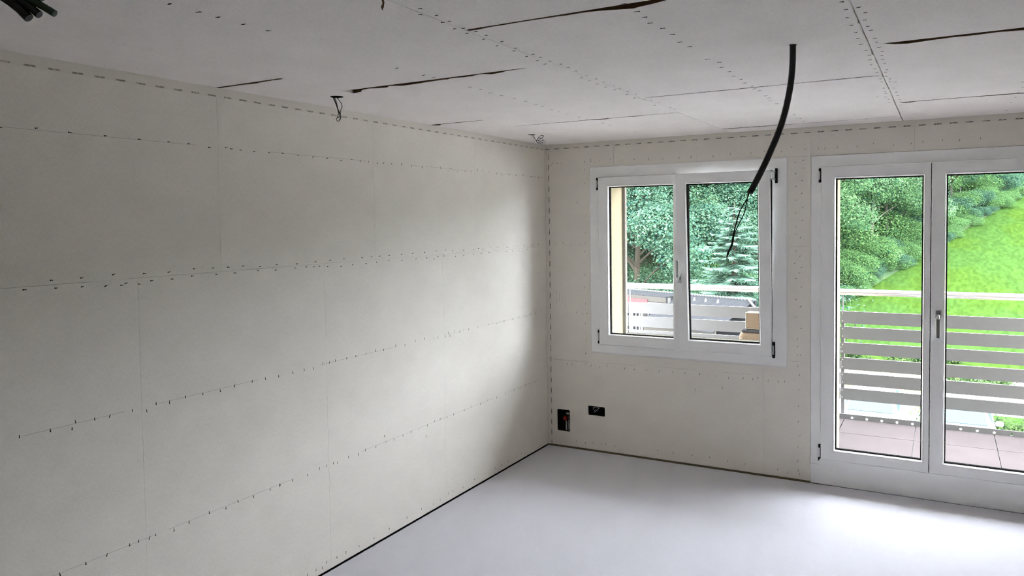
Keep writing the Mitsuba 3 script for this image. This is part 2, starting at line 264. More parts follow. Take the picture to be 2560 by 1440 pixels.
core -= man(box(VALVE[0] - 0.02, VALVE[1] + 0.02, D, D + 0.10, VALVE[2] - 0.02, VALVE[3] + 0.02)) + man(box(SOCK[0] - 0.004, SOCK[1] + 0.004, D, D + 0.07, SOCK[2] - 0.004, SOCK[3] + 0.004))
obj('facade_wall', tri(core), 'm_plaster', kind='structure', label='pale yellow rendered outer wall with deep reveals round the window')
for x, z in BACK:
    a = 0.25 * rng.normal() + (0.5 if z / 1000 > 1.0 and x > 1850 and x < 1990 else 1.35)
    v = X3 * math.cos(a) + Z3 * math.sin(a); t = -X3 * math.sin(a) + Z3 * math.cos(a)
    obj('staple', staple((x / 1000, D, z / 1000), v, -Y3, t, 0.010 + 0.003 * rng.random(), 0.0032), 'm_staple', wb)
for a, b, z in ((0.06, 0.36, 0.694), (0.45, 0.75, 0.70), (0.9, 1.2, 0.705), (1.4, 1.6, 0.705)):
    obj('pencil_line', box(a, b, D - 0.0002, D + 0.0002, z - 0.0006, z + 0.0006), 'm_pencil', wb)
for x, z0, z1 in ((0.09, 1.14, 1.24), (0.115, 1.16, 1.23), (0.14, 1.15, 1.25), (0.165, 1.12, 1.24)):
    obj('pencil_line', box(x, x + 0.0012, D - 0.0002, D + 0.0002, z0, z1), 'm_pencil', wb)
m, uv = tape(0.0, XR, ((0, D, 2.358), X3, Z3, -Y3)); obj('separating_tape', m, 'm_tape', wb, uv=uv, label='grey paper tape with printed dashes')
m, uv = tape(0.01, 2.357, ((0.0405, D, 0), Z3, -X3, -Y3), w=0.040); obj('separating_tape', m, 'm_tape', wb, uv=uv, label='grey paper tape with printed dashes')

obj('wall_right', box(XR, XR + 0.2, YB - 0.2, D + 0.37, -0.3, H + 0.25), 'm_wall', kind='structure', label='plain pale wall on the right, outside the view')
obj('wall_rear', box(-0.2, XR + 0.2, YB - 0.2, YB, -0.3, H + 0.25), 'm_wall', kind='structure', label='plain pale wall behind the camera')

# ceiling: plasterboards in columns, with ragged open joints showing dark battens
cl = thing('ceiling', 'ceiling of bare grey plasterboards with ragged open joints and rows of staples', kind='structure')
FC = ((0, 0, H), (1, 0, 0), (0, 1, 0), (0, 0, 1))
cols = [0.0005, 0.39, 1.457, 2.533, 3.60, XR]
HAIR = [(0, .001), (1, .001)]
gaps = [[(0.73, HAIR), (2.306, [(0, .022), (.3, .02), (.6, .028), (.62, .02), (1, .018)]), (3.895, [(0, .004), (.02, .05), (.12, .055), (.18, .02), (.45, .018), (.5, .026), (.56, .016), (1, .012)])],
        [(1.10, HAIR), (2.676, [(0, .072), (.05, .07), (.085, .03), (.13, .018), (.16, .034), (.21, .044), (.235, .02), (.26, .03), (.29, .05), (.34, .046), (.40, .036), (.47, .030), (.52, .032), (.55, .018), (.6, .03), (.64, .028), (.69, .014), (.72, .038), (.76, .03), (.80, .013), (.87, .008), (.9, .0015), (1, .001)]),
         (4.255, [(0, .010), (.1, .012), (.2, .013), (.35, .016), (.48, .014), (.53, .034), (.58, .032), (.61, .016), (.72, .014), (.74, .028), (.78, .026), (.81, .012), (1, .010)])],
        [(0.47, HAIR), (2.047, [(0, .018), (.03, .022), (.07, .013), (.2, .013), (.32, .018), (.36, .017), (.42, .025), (.46, .042), (.50, .052), (.54, .044), (.6, .026), (.66, .016), (1, .012)]),
         (3.648, [(0, .004), (.05, .011), (.4, .015), (.55, .012), (.7, .010), (.9, .016), (.96, .016), (.99, .004), (1, .002)]), (5.212, [(0, .030), (.2, .026), (.4, .02), (.45, .01), (.6, .014), (.8, .010), (.95, .010), (1, .003)])],
        [(1.43, HAIR), (2.99, [(0, .001), (.04, .002), (.07, .035), (.11, .05), (.18, .038), (.25, .032), (.3, .038), (.37, .03), (.42, .044), (.5, .04), (.6, .045), (1, .04)]),
         (4.575, [(0, .001), (.02, .006), (.035, .036), (.06, .036), (.09, .018), (.2, .017), (.28, .02), (.33, .016), (.4, .03), (.48, .026), (.55, .034), (.7, .03), (1, .03)])],
        [(2.06, [(0, .02), (1, .02)]), (3.65, [(0, .012), (1, .02)])]]
HOLES = [(0.260, 2.784, 0.031), (0.259, 4.752, 0.027), (2.304, 2.840, 0.0135)]
holes = so.unary_union([sg.Point(x, y).buffer(r, quad_segs=8) for x, y, r in HOLES])
seam = {0: 0.0008, 1: 0.0030, 2: 0.0055, 3: 0.001, 4: 0.001}
for ci, (x0, x1) in enumerate(zip(cols[:-1], cols[1:])):
    xa, xb = x0 + (seam[ci - 1] / 2 if ci else 0), x1 - seam[ci] / 2
    near = [(xa, YB), (xb, YB)]
    for y0, w in gaps[ci] + [(D, None)]:
        poly = sg.Polygon(near + [(xb, y0), (xa, y0)])
        for q in polys(poly.buffer(0).difference(holes)): obj('board', extrude(q, BT, FC), 'm_ceiling', cl)
        if w:
            ts = sorted(set(np.linspace(0, 1, 45)) | {t for t, _ in w})
            ws = np.interp(ts, [t for t, _ in w], [q for _, q in w])
            if w is not HAIR: ws = ws * (1 + 0.10 * np.array([meshkit.noise((t * 34, y0, ci)) - 0.5 for t in ts]) * 2)
            near = [(xa + t * (xb - xa), y0 + q) for t, q in zip(ts, ws)]
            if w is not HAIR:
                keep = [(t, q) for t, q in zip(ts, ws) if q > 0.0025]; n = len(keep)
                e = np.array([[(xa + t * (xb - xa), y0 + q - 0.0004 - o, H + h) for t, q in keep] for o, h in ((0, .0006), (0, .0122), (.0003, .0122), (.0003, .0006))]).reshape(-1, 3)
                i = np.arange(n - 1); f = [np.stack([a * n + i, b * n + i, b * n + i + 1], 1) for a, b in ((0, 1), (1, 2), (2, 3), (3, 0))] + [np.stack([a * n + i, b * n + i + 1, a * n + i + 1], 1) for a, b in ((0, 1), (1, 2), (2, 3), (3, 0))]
                obj('shade_ribbon', trimesh.Trimesh(e, np.vstack(f), process=False), 'm_shade_drip', cl)  # brown ribbon painting the shade on the far board edge of the joint
            if w is not HAIR: obj('batten', box(xa, xb, y0 - 0.02, y0 + 0.11, H + BT + 0.0005, H + 0.035), 'm_batten', cl)
obj('slab', box(-0.2, XR + 0.2, YB - 0.2, D + 0.37, H + 0.07, H + 0.25), 'm_dark', cl)
for i, (x, y) in enumerate(CEIL):
    a = 0.3 * rng.normal() + (math.pi if rng.random() < 0.5 else 0)
    v = X3 * math.cos(a) + Y3 * math.sin(a); t = X3 * math.sin(a) - Y3 * math.cos(a)
    mid = abs(x / 1000 - 0.92) < 0.2 or abs(x / 1000 - 1.98) < 0.2
    obj('staple', staple((x / 1000, y / 1000, H), v, -Z3, t, (0.015 if mid else 0.009) + 0.003 * rng.random(), 0.0075), 'm_staple', cl)
def bead(x, y0, y1, r, seed):
    """Squeezed-out joint filler: a lumpy string along a ceiling seam."""
    n = int((y1 - y0) / 0.006) + 2; y = np.linspace(y0, y1, n)
    k = meshkit.noise(np.stack([y * 55, y * 0 + seed, y * 0], -1)); l = meshkit.noise(np.stack([y * 16, y * 0 + seed, y * 0 + 5], -1))
    P = np.stack([x + 0.003 * (l - 0.5), y, H + 0.001 - 0.001 * k], -1)
    return tube(P, np.maximum(r * (0.35 + 0.9 * k) * (0.5 + 0.8 * l), 0.0006), 6)
for y0, y1, r in ((2.1, 2.62, .0042), (2.63, 2.98, .0040), (3.0, 3.12, .0022), (3.16, 3.66, .0036), (3.70, 3.95, .0042), (3.97, 4.30, .0042), (4.31, 4.42, .002)): obj('filler_bead', bead(2.5312, y0, y1, r, y0), 'm_glue', cl, smooth=True)
for y0, y1, r in ((2.52, 2.68, .0022), (2.72, 2.92, .0042), (2.95, 3.2, .003), (3.25, 3.62, .0036), (3.62, 3.70, .006), (3.78, 3.98, .0024), (4.22, 4.34, .0026), (5.0, 5.3, .003)): obj('filler_bead', bead(1.4560, y0, y1, r, y0 + 3), 'm_glue', cl, smooth=True)
for y0, y1, r in ((3.0, 3.12, .0014), (3.2, 3.3, .0012), (3.7, 3.9, .0016), (4.8, 5.4, .002)): obj('filler_bead', bead(0.391, y0, y1, r, y0 + 6), 'm_glue', cl, smooth=True)

obj('filler_drip', tube(spline([(1.4788, 1.6168, 2.4040), (1.4778, 1.6168, 2.3877), (1.4808, 1.6178, 2.3775), (1.4778, 1.6168, 2.3672), (1.4788, 1.6168, 2.3591)], 16), np.interp(np.linspace(0, 1, 16), [0, .5, .72, .8, .9, 1], [.0035, .0028, .0024, .0042, .002, .0008]), 8), 'm_shade_drip', cl, smooth=True, label='brown drip hanging from the joint')

def man_box(q, depth):
    """An open wall box behind the opening q: (x0, x1, z0, z1)."""
    x0, x1, z0, z1 = q
    o = man(box(x0 - 0.0035, x1 + 0.0035, D + BT + 0.0006, D + depth, z0 - 0.0035, z1 + 0.0035)) - man(box(x0 - 0.002, x1 + 0.002, D, D + depth - 0.002, z0 - 0.002, z1 + 0.002))
    return tri(o)

# ------------------------------------------------------------------ window and balcony door
def fixed_frame(parent, O, S, y, name='frame'):
    """Outer frame: its face shows between O (outer edge) and S (leaf edge), then steps back behind the leaf."""
    g = 0.003
    R = lambda q, d=0.0: (q[0] + d, q[1] - d, q[2] + d, q[3] - d)
    A = (S[0] - g, S[1] + g, S[2] - g, S[3] + g); B = R(S, 0.055)
    return obj(name, ring([(*R(O, 0.004), y), (*R(A, -0.002), y), (*A, y + 0.002), (*A, y + 0.066), (*B, y + 0.066), (*B, y + 0.082), (*O, y + 0.082), (*O, y + 0.003)]), 'm_lacquer', parent)
def leaf(parent, S, G, y, name, tilt=None, label=None):
    """One glazed leaf: S its outer edges, G the glass in view; y its room-side face."""
    k = thing(name, label, parent=parent)
    R = lambda q, d: (q[0] + d, q[1] - d, q[2] + d, q[3] - d)
    def put(m):
        if tilt:
            m = m.copy(); m.apply_transform(trimesh.transformations.rotation_matrix(tilt, (1, 0, 0), (0, y + 0.03, S[2])))
        return m
    b = 0.010
    obj('stile', put(ring([(*R(S, 0.003), y), (*R(G, -b), y), (*R(G, -b), y + 0.050), (*S, y + 0.050), (*S, y + 0.003)])), 'm_lacquer', k)
    obj('glazing_bead', put(ring([(*R(G, -b + 0.0008), y + 0.0012), (*R(G, -b + 0.003), y + 0.0012), (*R(G, -0.001), y + 0.013), (*R(G, -0.001), y + 0.022), (*R(G, -b + 0.0008), y + 0.022)])), 'm_bead', k)
    obj('gasket', put(ring([(*R(G, -0.002), y + 0.0225), (*R(G, 0.004), y + 0.0225), (*R(G, 0.004), y + 0.0265), (*R(G, -0.002), y + 0.0265)])), 'm_gasket', k)
    obj('gasket', put(ring([(*R(G, -b + 0.001), y + 0.0285), (*R(G, 0.006), y + 0.0285), (*R(G, 0.006), y + 0.046), (*R(G, -b + 0.001), y + 0.0495)])), 'm_gasket', k)
    gx0, gx1, gz0, gz1 = R(G, -0.006)
    obj('pane', put(trimesh.Trimesh([(gx0, y + 0.0275, gz0), (gx1, y + 0.0275, gz0), (gx1, y + 0.0275, gz1), (gx0, y + 0.0275, gz1)], [[0, 1, 2], [0, 2, 3]], process=False)), 'm_glass', k)
    return k, put
def hinge(parent, x, y, z0, z1, w=0.016):
    h = (z1 - z0)
    k = obj('hinge', cat(rbox(x - w / 2, x + w / 2, y - 0.010, y + 0.012, z0, z0 + 0.2 * h, 0.003, 8), rbox(x - w / 2, x + w / 2, y - 0.010, y + 0.012, z1 - 0.2 * h, z1, 0.003, 8), box(x, x + w / 2, y - 0.006, y + 0.012, z0 + 0.1 * h, z1 - 0.1 * h)), 'm_gasket', parent)
    obj('pin', tube(np.array([(x - 0.002, y - 0.006, z0 + 0.22 * h), (x - 0.002, y - 0.006, z1 - 0.22 * h)]), 0.0052, 10), 'm_chrome', k, smooth=40)
def lever(parent, x, y, z, up, put=lambda m: m):
    s = 1 if up else -1
    k = obj('handle', put(cat(rbox(x - 0.017, x + 0.017, y - 0.009, y + 0.003, z - 0.034, z + 0.034, 0.005), chain([(x, y - 0.004, z), (x, y - 0.030, z), (x, y - 0.045, z + s * 0.012), (x, y - 0.050, z + s * 0.035)], [0.010, 0.010, 0.0105, 0.010]))), 'm_chrome', parent, smooth=35, label='brushed metal lever handle')
    obj('grip', put(rbox(x - 0.0125, x + 0.0125, y - 0.060, y - 0.042, *sorted((z + s * 0.012, z + s * 0.140)), 0.006)), 'm_chrome', k, smooth=35)

w1 = thing('window_1', 'white two-leaf window with its right leaf tilted open', kind='structure')
SL = (0.462, 1.091, 0.846, 2.124); GL = (0.546, 1.045, 0.929, 2.049)
SR = (1.090, 1.738, 0.846, 2.124); GR = (1.166, 1.660, 0.929, 2.049)
fixed_frame(w1, WIN, (0.462, 1.738, 0.846, 2.124), D - 0.006)
obj('caulk_bead', ring([(WIN[0] - 0.007, WIN[1] + 0.007, WIN[2] - 0.012, WIN[3] + 0.007, D - 0.0005), (WIN[0] - 0.003, WIN[1] + 0.003, WIN[2] - 0.007, WIN[3] + 0.003, D - 0.004), (WIN[0] + 0.003, WIN[1] - 0.003, WIN[2] + 0.003, WIN[3] - 0.003, D - 0.0045), (WIN[0] + 0.004, WIN[1] - 0.004, WIN[2] + 0.004, WIN[3] - 0.004, D)]), 'm_caulk', w1)
kl, _ = leaf(w1, SL, GL, D - 0.024, 'leaf')
kr, put = leaf(w1, SR, GR, D - 0.027, 'leaf', tilt=math.atan2(0.080, 1.278), label='right leaf tilted inwards at the top')
obj('seal', cat(box(1.072, 1.089, D + 0.027, D + 0.050, 0.86, 2.11), box(1.0905, 1.150, D + 0.032, D + 0.048, 0.93, 2.05)), 'm_gasket', kl)
obj('rebate_shade_lining', cat(box(1.7385, 1.7405, D - 0.003, D + 0.059, 0.845, 2.125), box(1.690, 1.7385, D + 0.0565, D + 0.0595, 0.905, 2.065), box(1.10, 1.7385, D - 0.003, D + 0.059, 2.1245, 2.1265)), 'm_gasket', w1)  # black lining added to keep the gap round the tilted leaf dark
lever(kr, 1.106, D - 0.027, 1.375, True, put)
hinge(w1, 0.452, D - 0.008, 2.030, 2.122); hinge(w1, 0.455, D - 0.008, 0.850, 0.955)
hinge(w1, 1.752, D - 0.008, 0.835, 0.945)
kb = obj('hinge', cat(rbox(1.760, 1.776, D - 0.018, D + 0.004, 2.035, 2.135, 0.003, 8)), 'm_gasket', w1)
obj('stay_arm', cat(rbox(1.724, 1.766, D - 0.066, D - 0.012, 2.058, 2.066, 0.002, 8), rbox(1.728, 1.766, D - 0.050, D - 0.012, 2.108, 2.116, 0.002, 8), tube(np.array([(1.732, D - 0.06, 2.055), (1.732, D - 0.06, 2.118)]), 0.008, 10), tube(np.array([(1.756, D - 0.022, 2.052), (1.756, D - 0.022, 2.12)]), 0.0065, 10)), 'm_chrome', kb, smooth=40)

d1 = thing('door_1', 'white glazed double balcony door with a metal lever handle', kind='structure')
DL = (2.056, 2.693, 0.178, 2.130); DGL = (2.145, 2.651, 0.250, 2.050)
DR = (2.697, 3.334, 0.178, 2.130); DGR = (2.779, 3.245, 0.250, 2.050)
fixed_frame(d1, (DOOR[0], DOOR[1], 0.135, DOOR[3]), (2.056, 3.334, 0.178, 2.130), D - 0.006)
obj('rail', box(2.050, 3.340, D - 0.024, D + 0.02, 0.1365, 0.1775), 'm_lacquer', d1)
obj('threshold', rbox(DOOR[0], DOOR[1], D - 0.008, 5.54, 0.004, 0.1345, 0.002, 8), 'm_lacquer', d1)
k1, _ = leaf(d1, DL, DGL, D - 0.024, 'leaf'); k2, _ = leaf(d1, DR, DGR, D - 0.024, 'leaf')
obj('seal', box(2.686, 2.704, D - 0.004, D + 0.02, 0.18, 2.128), 'm_gasket', k1)
lever(k2, 2.738, D - 0.024, 1.178, False)
hinge(d1, 2.046, D - 0.008, 2.028, 2.122); hinge(d1, 2.048, D - 0.008, 0.165, 0.275)

# ------------------------------------------------------------------ things in the room
bx = obj('valve_box', man_box(VALVE, 0.085), 'm_dark', label='open black heating connection box low in the corner with red valve and white pipes', cat='wall box')
obj('pipe', tube(np.array([(0.143, D + 0.045, VALVE[2] - 0.01), (0.143, D + 0.045, 0.200)]), 0.0065, 12), 'm_pipe', bx, smooth=40, label='white pipe')
obj('pipe', tube(np.array([(0.168, D + 0.042, VALVE[2] - 0.01), (0.168, D + 0.042, 0.190)]), 0.0065, 12), 'm_pipe', bx, smooth=40, label='white pipe')
obj('riser', cat(tube(np.array([(0.168, D + 0.042, 0.190), (0.168, D + 0.042, 0.245)]), 0.003, 8), tube(np.array([(0.168, D + 0.042, 0.200), (0.168, D + 0.042, 0.208)]), 0.007, 10)), 'm_chrome', bx, smooth=40)
obj('valve_cap', cat(chain([(0.138, D + 0.030, 0.222), (0.138, D + 0.060, 0.222)], [0.017, 0.016], 16), tube(np.array([(0.138, D + 0.045, 0.200), (0.138, D + 0.045, 0.215)]), 0.010, 10)), 'm_red_valve', bx, smooth=40, label='round red valve cap')
obj('fitting', rbox(0.145, 0.186, D + 0.035, D + 0.06, 0.252, 0.270, 0.004), 'm_brass', bx)
sb = obj('socket_box', man_box(SOCK, 0.06), 'm_dark', label='open black double socket box with loose grey wires below the window', cat='wall box')
obj('wire', tube(spline([(0.395, D + 0.05, 0.315), (0.388, D + 0.02, 0.33), (0.396, D + 0.012, 0.342), (0.412, D + 0.012, 0.340), (0.440, D + 0.010, 0.343), (0.425, D + 0.008, 0.325), (0.400, D + 0.008, 0.305)], 40), 0.0016, 6), 'm_wire_white', sb, smooth=True, label='thin pale wire')
obj('wire', tube(spline([(0.41, D + 0.05, 0.31), (0.386, D + 0.02, 0.318), (0.384, D + 0.014, 0.333), (0.40, D + 0.014, 0.346), (0.43, D + 0.03, 0.338)], 30), 0.0014, 6), 'm_wire', sb, smooth=True)

# conduit hanging from the ceiling
P = spline([(2.304, 2.840, 2.416), (2.304, 2.838, 2.38), (2.304, 2.835, 2.347), (2.300, 2.829, 2.278), (2.289, 2.819, 2.201), (2.271, 2.805, 2.122), (2.244, 2.786, 2.042), (2.214, 2.765, 1.966), (2.178, 2.740, 1.887)], 900)
ph = np.arange(900) % 5
cd = obj('conduit', tube(P, np.choose(ph, [0.0112, 0.0112, 0.0106, 0.0092, 0.0094]), 14), 'm_conduit', label='black corrugated conduit hanging from the ceiling in front of the window', cat='conduit', smooth=20)
for q in ([(2.178, 2.740, 1.90), (2.167, 2.733, 1.861), (2.154, 2.725, 1.836), (2.142, 2.716, 1.798), (2.133, 2.709, 1.758), (2.129, 2.705, 1.729), (2.125, 2.702, 1.703), (2.118, 2.697, 1.688), (2.112, 2.693, 1.674), (2.111, 2.692, 1.659)],
          [(2.180, 2.740, 1.90), (2.169, 2.734, 1.856), (2.162, 2.728, 1.818), (2.148, 2.719, 1.784), (2.136, 2.711, 1.755), (2.131, 2.706, 1.735), (2.129, 2.704, 1.717), (2.122, 2.699, 1.694), (2.114, 2.694, 1.677), (2.112, 2.692, 1.668)],
          [(2.176, 2.739, 1.90), (2.168, 2.732, 1.862), (2.151, 2.722, 1.829), (2.139, 2.714, 1.79), (2.132, 2.708, 1.757), (2.127, 2.704, 1.729), (2.123, 2.700, 1.705), (2.115, 2.694, 1.684), (2.112, 2.692, 1.676)]):
    obj('wire', tube(spline(q, 60), 0.0017, 7), 'm_wire', cd, smooth=True, label='thin black wire hanging out of the conduit')
obj('tape_wrap', tube(spline([(2.119, 2.6975, 1.690), (2.114, 2.694, 1.679), (2.1125, 2.693, 1.670)], 8), [.003, .0042, .0036, .004, .0034, .0042, .003, .002], 8), 'm_wire', cd, smooth=True)

# loose wires in the two round ceiling holes
wv = thing('ceiling_wires', 'bundle of black wire loops hanging from the round ceiling hole nearer the camera', 'wires')
for q in ([(0.243, 2.7745, 2.41), (0.251, 2.778, 2.38), (0.258, 2.781, 2.36), (0.265, 2.784, 2.339), (0.269, 2.786, 2.326), (0.272, 2.786, 2.315), (0.271, 2.785, 2.305), (0.265, 2.782, 2.304), (0.264, 2.782, 2.31), (0.268, 2.785, 2.319), (0.271, 2.786, 2.326)],
          [(0.248, 2.777, 2.41), (0.256, 2.781, 2.383), (0.261, 2.783, 2.363), (0.266, 2.784, 2.342), (0.272, 2.787, 2.326), (0.276, 2.789, 2.315), (0.278, 2.789, 2.302), (0.274, 2.787, 2.294), (0.269, 2.784, 2.296)],
          [(0.258, 2.783, 2.41), (0.269, 2.788, 2.384), (0.278, 2.793, 2.368), (0.282, 2.794, 2.353), (0.278, 2.791, 2.339), (0.275, 2.789, 2.326), (0.277, 2.789, 2.31), (0.276, 2.788, 2.3), (0.274, 2.786, 2.29), (0.266, 2.782, 2.285), (0.26, 2.779, 2.292), (0.263, 2.78, 2.3), (0.27, 2.785, 2.304), (0.272, 2.786, 2.313), (0.267, 2.784, 2.326)],
          [(0.246, 2.776, 2.41), (0.253, 2.779, 2.38), (0.26, 2.782, 2.358), (0.265, 2.783, 2.337), (0.268, 2.784, 2.323)], [(0.2445, 2.775, 2.41), (0.249, 2.777, 2.385), (0.2585, 2.781, 2.362), (0.264, 2.783, 2.343), (0.2705, 2.786, 2.325)]):
    obj('wire', tube(spline(q, 70), 0.0017, 7), 'm_wire', wv, smooth=True)
wv = thing('ceiling_wires', 'tangle of black and white wires at the round ceiling hole in the far corner', 'wires')
for q, mt in (([(0.257, 4.750, 2.41), (0.272, 4.758, 2.381), (0.286, 4.765, 2.36), (0.295, 4.77, 2.346)], 'm_wire'),
          ([(0.260, 4.752, 2.41), (0.277, 4.761, 2.379), (0.288, 4.766, 2.36), (0.295, 4.771, 2.373), (0.307, 4.778, 2.388), (0.323, 4.788, 2.395), (0.331, 4.792, 2.39), (0.322, 4.786, 2.378), (0.307, 4.777, 2.366), (0.294, 4.769, 2.359)], 'm_wire'),
          ([(0.291, 4.768, 2.359), (0.3, 4.774, 2.376), (0.31, 4.779, 2.378), (0.323, 4.787, 2.371), (0.329, 4.789, 2.363), (0.321, 4.785, 2.357), (0.306, 4.776, 2.356), (0.295, 4.77, 2.359)], 'm_wire'),
          ([(0.321, 4.785, 2.357), (0.331, 4.791, 2.359), (0.341, 4.796, 2.363)], 'm_wire'), ([(0.295, 4.770, 2.346), (0.313, 4.779, 2.343), (0.33, 4.789, 2.347), (0.344, 4.797, 2.35)], 'm_wire'),
          ([(0.253, 4.748, 2.41), (0.265, 4.754, 2.376), (0.282, 4.762, 2.351), (0.297, 4.77, 2.335), (0.316, 4.78, 2.324), (0.334, 4.79, 2.312)], 'm_wire_white'), ([(0.295, 4.77, 2.347), (0.31, 4.778, 2.352), (0.318, 4.783, 2.351), (0.325, 4.786, 2.343), (0.326, 4.786, 2.336)], 'm_wire_white')):
    obj('wire', tube(spline(q, 50), 0.0016, 7), mt, wv, smooth=True)
for i, (x, y, r) in enumerate(HOLES):
    obj('hole_shade_sleeve', trimesh.creation.annulus(r - 0.002, r - 0.0004, 0.055, transform=trimesh.transformations.translation_matrix((x, y, H + 0.0268))), 'm_dark', cl)  # black sleeve added so the lit board rim reads as deep shade
# cut cables close to the camera, at the upper left
cb = thing('cut_cables', 'dark blurred cut cable ends hanging close to the camera in the upper left corner', 'cables')
for q, r, mt in (([(1.80, 0.33, 2.40), (1.86, 0.365, 2.16), (1.930, 0.400, 2.052), (1.981, 0.426, 2.015), (1.990, 0.431, 2.0045)], 0.0046, 'm_wire'), ([(1.81, 0.345, 2.40), (1.87, 0.372, 2.17), (1.938, 0.404, 2.053), (1.988, 0.430, 2.018), (1.999, 0.436, 2.0075)], 0.0040, 'm_wire'),
             ([(1.82, 0.34, 2.40), (1.88, 0.376, 2.17), (1.945, 0.408, 2.058), (1.990, 0.431, 2.024), (2.012, 0.4435, 2.0085)], 0.0036, 'm_wire_green'), ([(1.83, 0.35, 2.40), (1.90, 0.385, 2.16), (1.960, 0.415, 2.060), (1.989, 0.431, 2.034), (2.002, 0.438, 2.023)], 0.0032, 'm_wire_green')):
    obj('cable', tube(spline(q, 40), r, 10), mt, cb, smooth=40)

# ------------------------------------------------------------------ balcony
obj('balcony_slab', box(-1.5, 6.0, 5.84, 7.36, -0.20, -0.022), 'm_ground', kind='structure', label='concrete balcony slab under the tiles')
bf = thing('balcony_floor', 'balcony floor of large pinkish grey tiles with narrow joints', kind='structure')
for x in [2.003 - 0.566 * k for k in range(6, 0, -1)] + [2.003 + 0.566 * k for k in range(0, 6)]:
    for y0, y1 in ((5.845, 6.355), (6.360, 6.860), (6.866, 7.340)):
        obj('tile', rbox(x + 0.003, x + 0.563, y0, y1, -0.020, 0.0, 0.0015, 6), 'm_tile', bf)
edge = man(box(-1.5, 6.0, 7.350, 7.362, -0.03, 0.043))
for k in range(-28, 34): edge -= m3.Manifold.cylinder(0.04, 0.0105, 0.0105, 10).rotate((-90, 0, 0)).translate((2.066 + 0.119 * k, 7.335, 0.014))
obj('edge_profile', tri(edge), 'm_slat', bf, label='grey edge profile with round drain holes')
br = thing('balcony_railing', 'grey balcony railing of wide horizontal slats under a round steel handrail', 'railing')
obj('handrail', tube(np.array([(-1.5, 7.45, 1.131), (6.0, 7.45, 1.131)]), 0.0225, 18), 'm_steel', br, smooth=40)
obj('rail_tray', box(-1.5, 6.0, 7.438, 7.462, 1.098, 1.112), 'm_steel', br)
for k in range(-1, 3):
    x0 = -0.062 + 2.025 * k
    obj('post', cat(box(x0, x0 + 0.026, 7.452, 7.502, -0.1, 0.950), tube(np.array([(x0 + 0.013, 7.462, 0.93), (x0 + 0.013, 7.455, 1.10)]), 0.006, 8)), 'm_slat', br)
    for z0, z1 in ((0.152, 0.256), (0.289, 0.397), (0.427, 0.533), (0.568, 0.670), (0.705, 0.811), (0.843, 0.952)):
        obj('slat', cat(box(x0 + 0.002, x0 + 2.023, 7.440, 7.4515, z0, z1), box(x0 + 0.002, x0 + 2.023, 7.4405, 7.462, z1 - 0.004, z1)), 'm_slat', br)
        for zz in (z0 + 0.022, z1 - 0.018): obj('rivet', tube(np.array([(x0 + 0.013, 7.4385, zz), (x0 + 0.013, 7.4405, zz)]), 0.005, 8), 'm_steel', br)
    obj('bracket', box(x0 - 0.01, x0 + 0.036, 7.362, 7.502, -0.18, -0.03), 'm_slat', br)
obj('added_overhang', box(-1.5, 6.0, 5.84, 6.95, 2.74, 2.90), 'm_plaster_pale', kind='structure', label='pale roof overhang added above the balcony door to shade the floor, outside the view')  # unseen overhang, added to cut high sky light on the floor
# window sill, blind guides
obj('window_sill', cat(box(0.527, 1.70, 5.54, 5.87, 0.875, 0.885), box(0.527, 1.70, 5.865, 5.87, 0.85, 0.885)), 'm_roof_edge', kind='structure', label='metal sill outside the window')
for x in (0.527, 1.70 - 0.022): obj('blind_guide', box(x, x + 0.022, 5.775, 5.815, 0.886, 2.084), 'm_guide', label='pale metal blind guide rail in the left window reveal' if x < 1 else 'pale metal blind guide rail in the right window reveal', cat='guide rail')
# upholstered chair on the balcony
ch = thing('lounge_chair', 'cream upholstered chair with a dark seam standing on the balcony behind the window', 'chair')
obj('headrest', rbox(1.310, 1.760, 6.560, 6.660, 0.862, 1.012, 0.024, 16), 'm_cream', ch, smooth=35)
obj('piping', ring([(1.318 + a, 1.752 - a, 0.870 + a, 1.004 - a, 6.558 + b) for a, b in ((0.004, 0.004), (0.000, 0.000), (-0.004, 0.006), (0.0, 0.010))]), 'm_plaster_pale', ch)
obj('seam_band', rbox(1.285, 1.785, 6.545, 6.675, 0.838, 0.864, 0.010, 10), 'm_band', ch, smooth=35)
obj('backrest', rbox(1.258, 1.812, 6.535, 6.680, 0.420, 0.845, 0.045, 16), 'm_cream', ch, smooth=35)
obj('seat', rbox(1.265, 1.805, 6.560, 7.090, 0.340, 0.460, 0.045, 14), 'm_cream', ch, smooth=35)
for x in (1.30, 1.77):
    for y in (6.60, 7.04): obj('leg', chain([(x, y, 0.36), (x, y, 0.016)], [0.020, 0.014], 10), 'm_band', ch, smooth=35)

# ------------------------------------------------------------------ ground, meadow and hillside
def lawn_z(y): return -5.25 + 0.215 * np.maximum(0.0, y - 45.0) - np.clip(0.05 * (45.0 - y), 0, 0.12)
EDGE_P = np.array([2.86, 68.4]); EDGE_D = np.array([12.4, 35.4]) / np.hypot(12.4, 35.4); EDGE_N = np.array([-EDGE_D[1], EDGE_D[0]])
def edge_dist(x, y): return (x - EDGE_P[0]) * EDGE_N[0] + (y - EDGE_P[1]) * EDGE_N[1]
def terrain(x, y):
    d = np.maximum(0, edge_dist(x, y)); left = np.clip((-6 - x) / 10, 0, 1) * np.clip((y - 38) / 10, 0, 1)
    z = lawn_z(np.minimum(y, 150.0))
    return z + np.minimum(0.42 * d * np.clip((y - 38) / 8, 0, 1), 26.0) + 0.25 * (meshkit.fbm(np.stack([x * 0.15, y * 0.15, x * 0], -1), 3) - 0.5) * np.clip((y - 44) / 10, 0, 1)
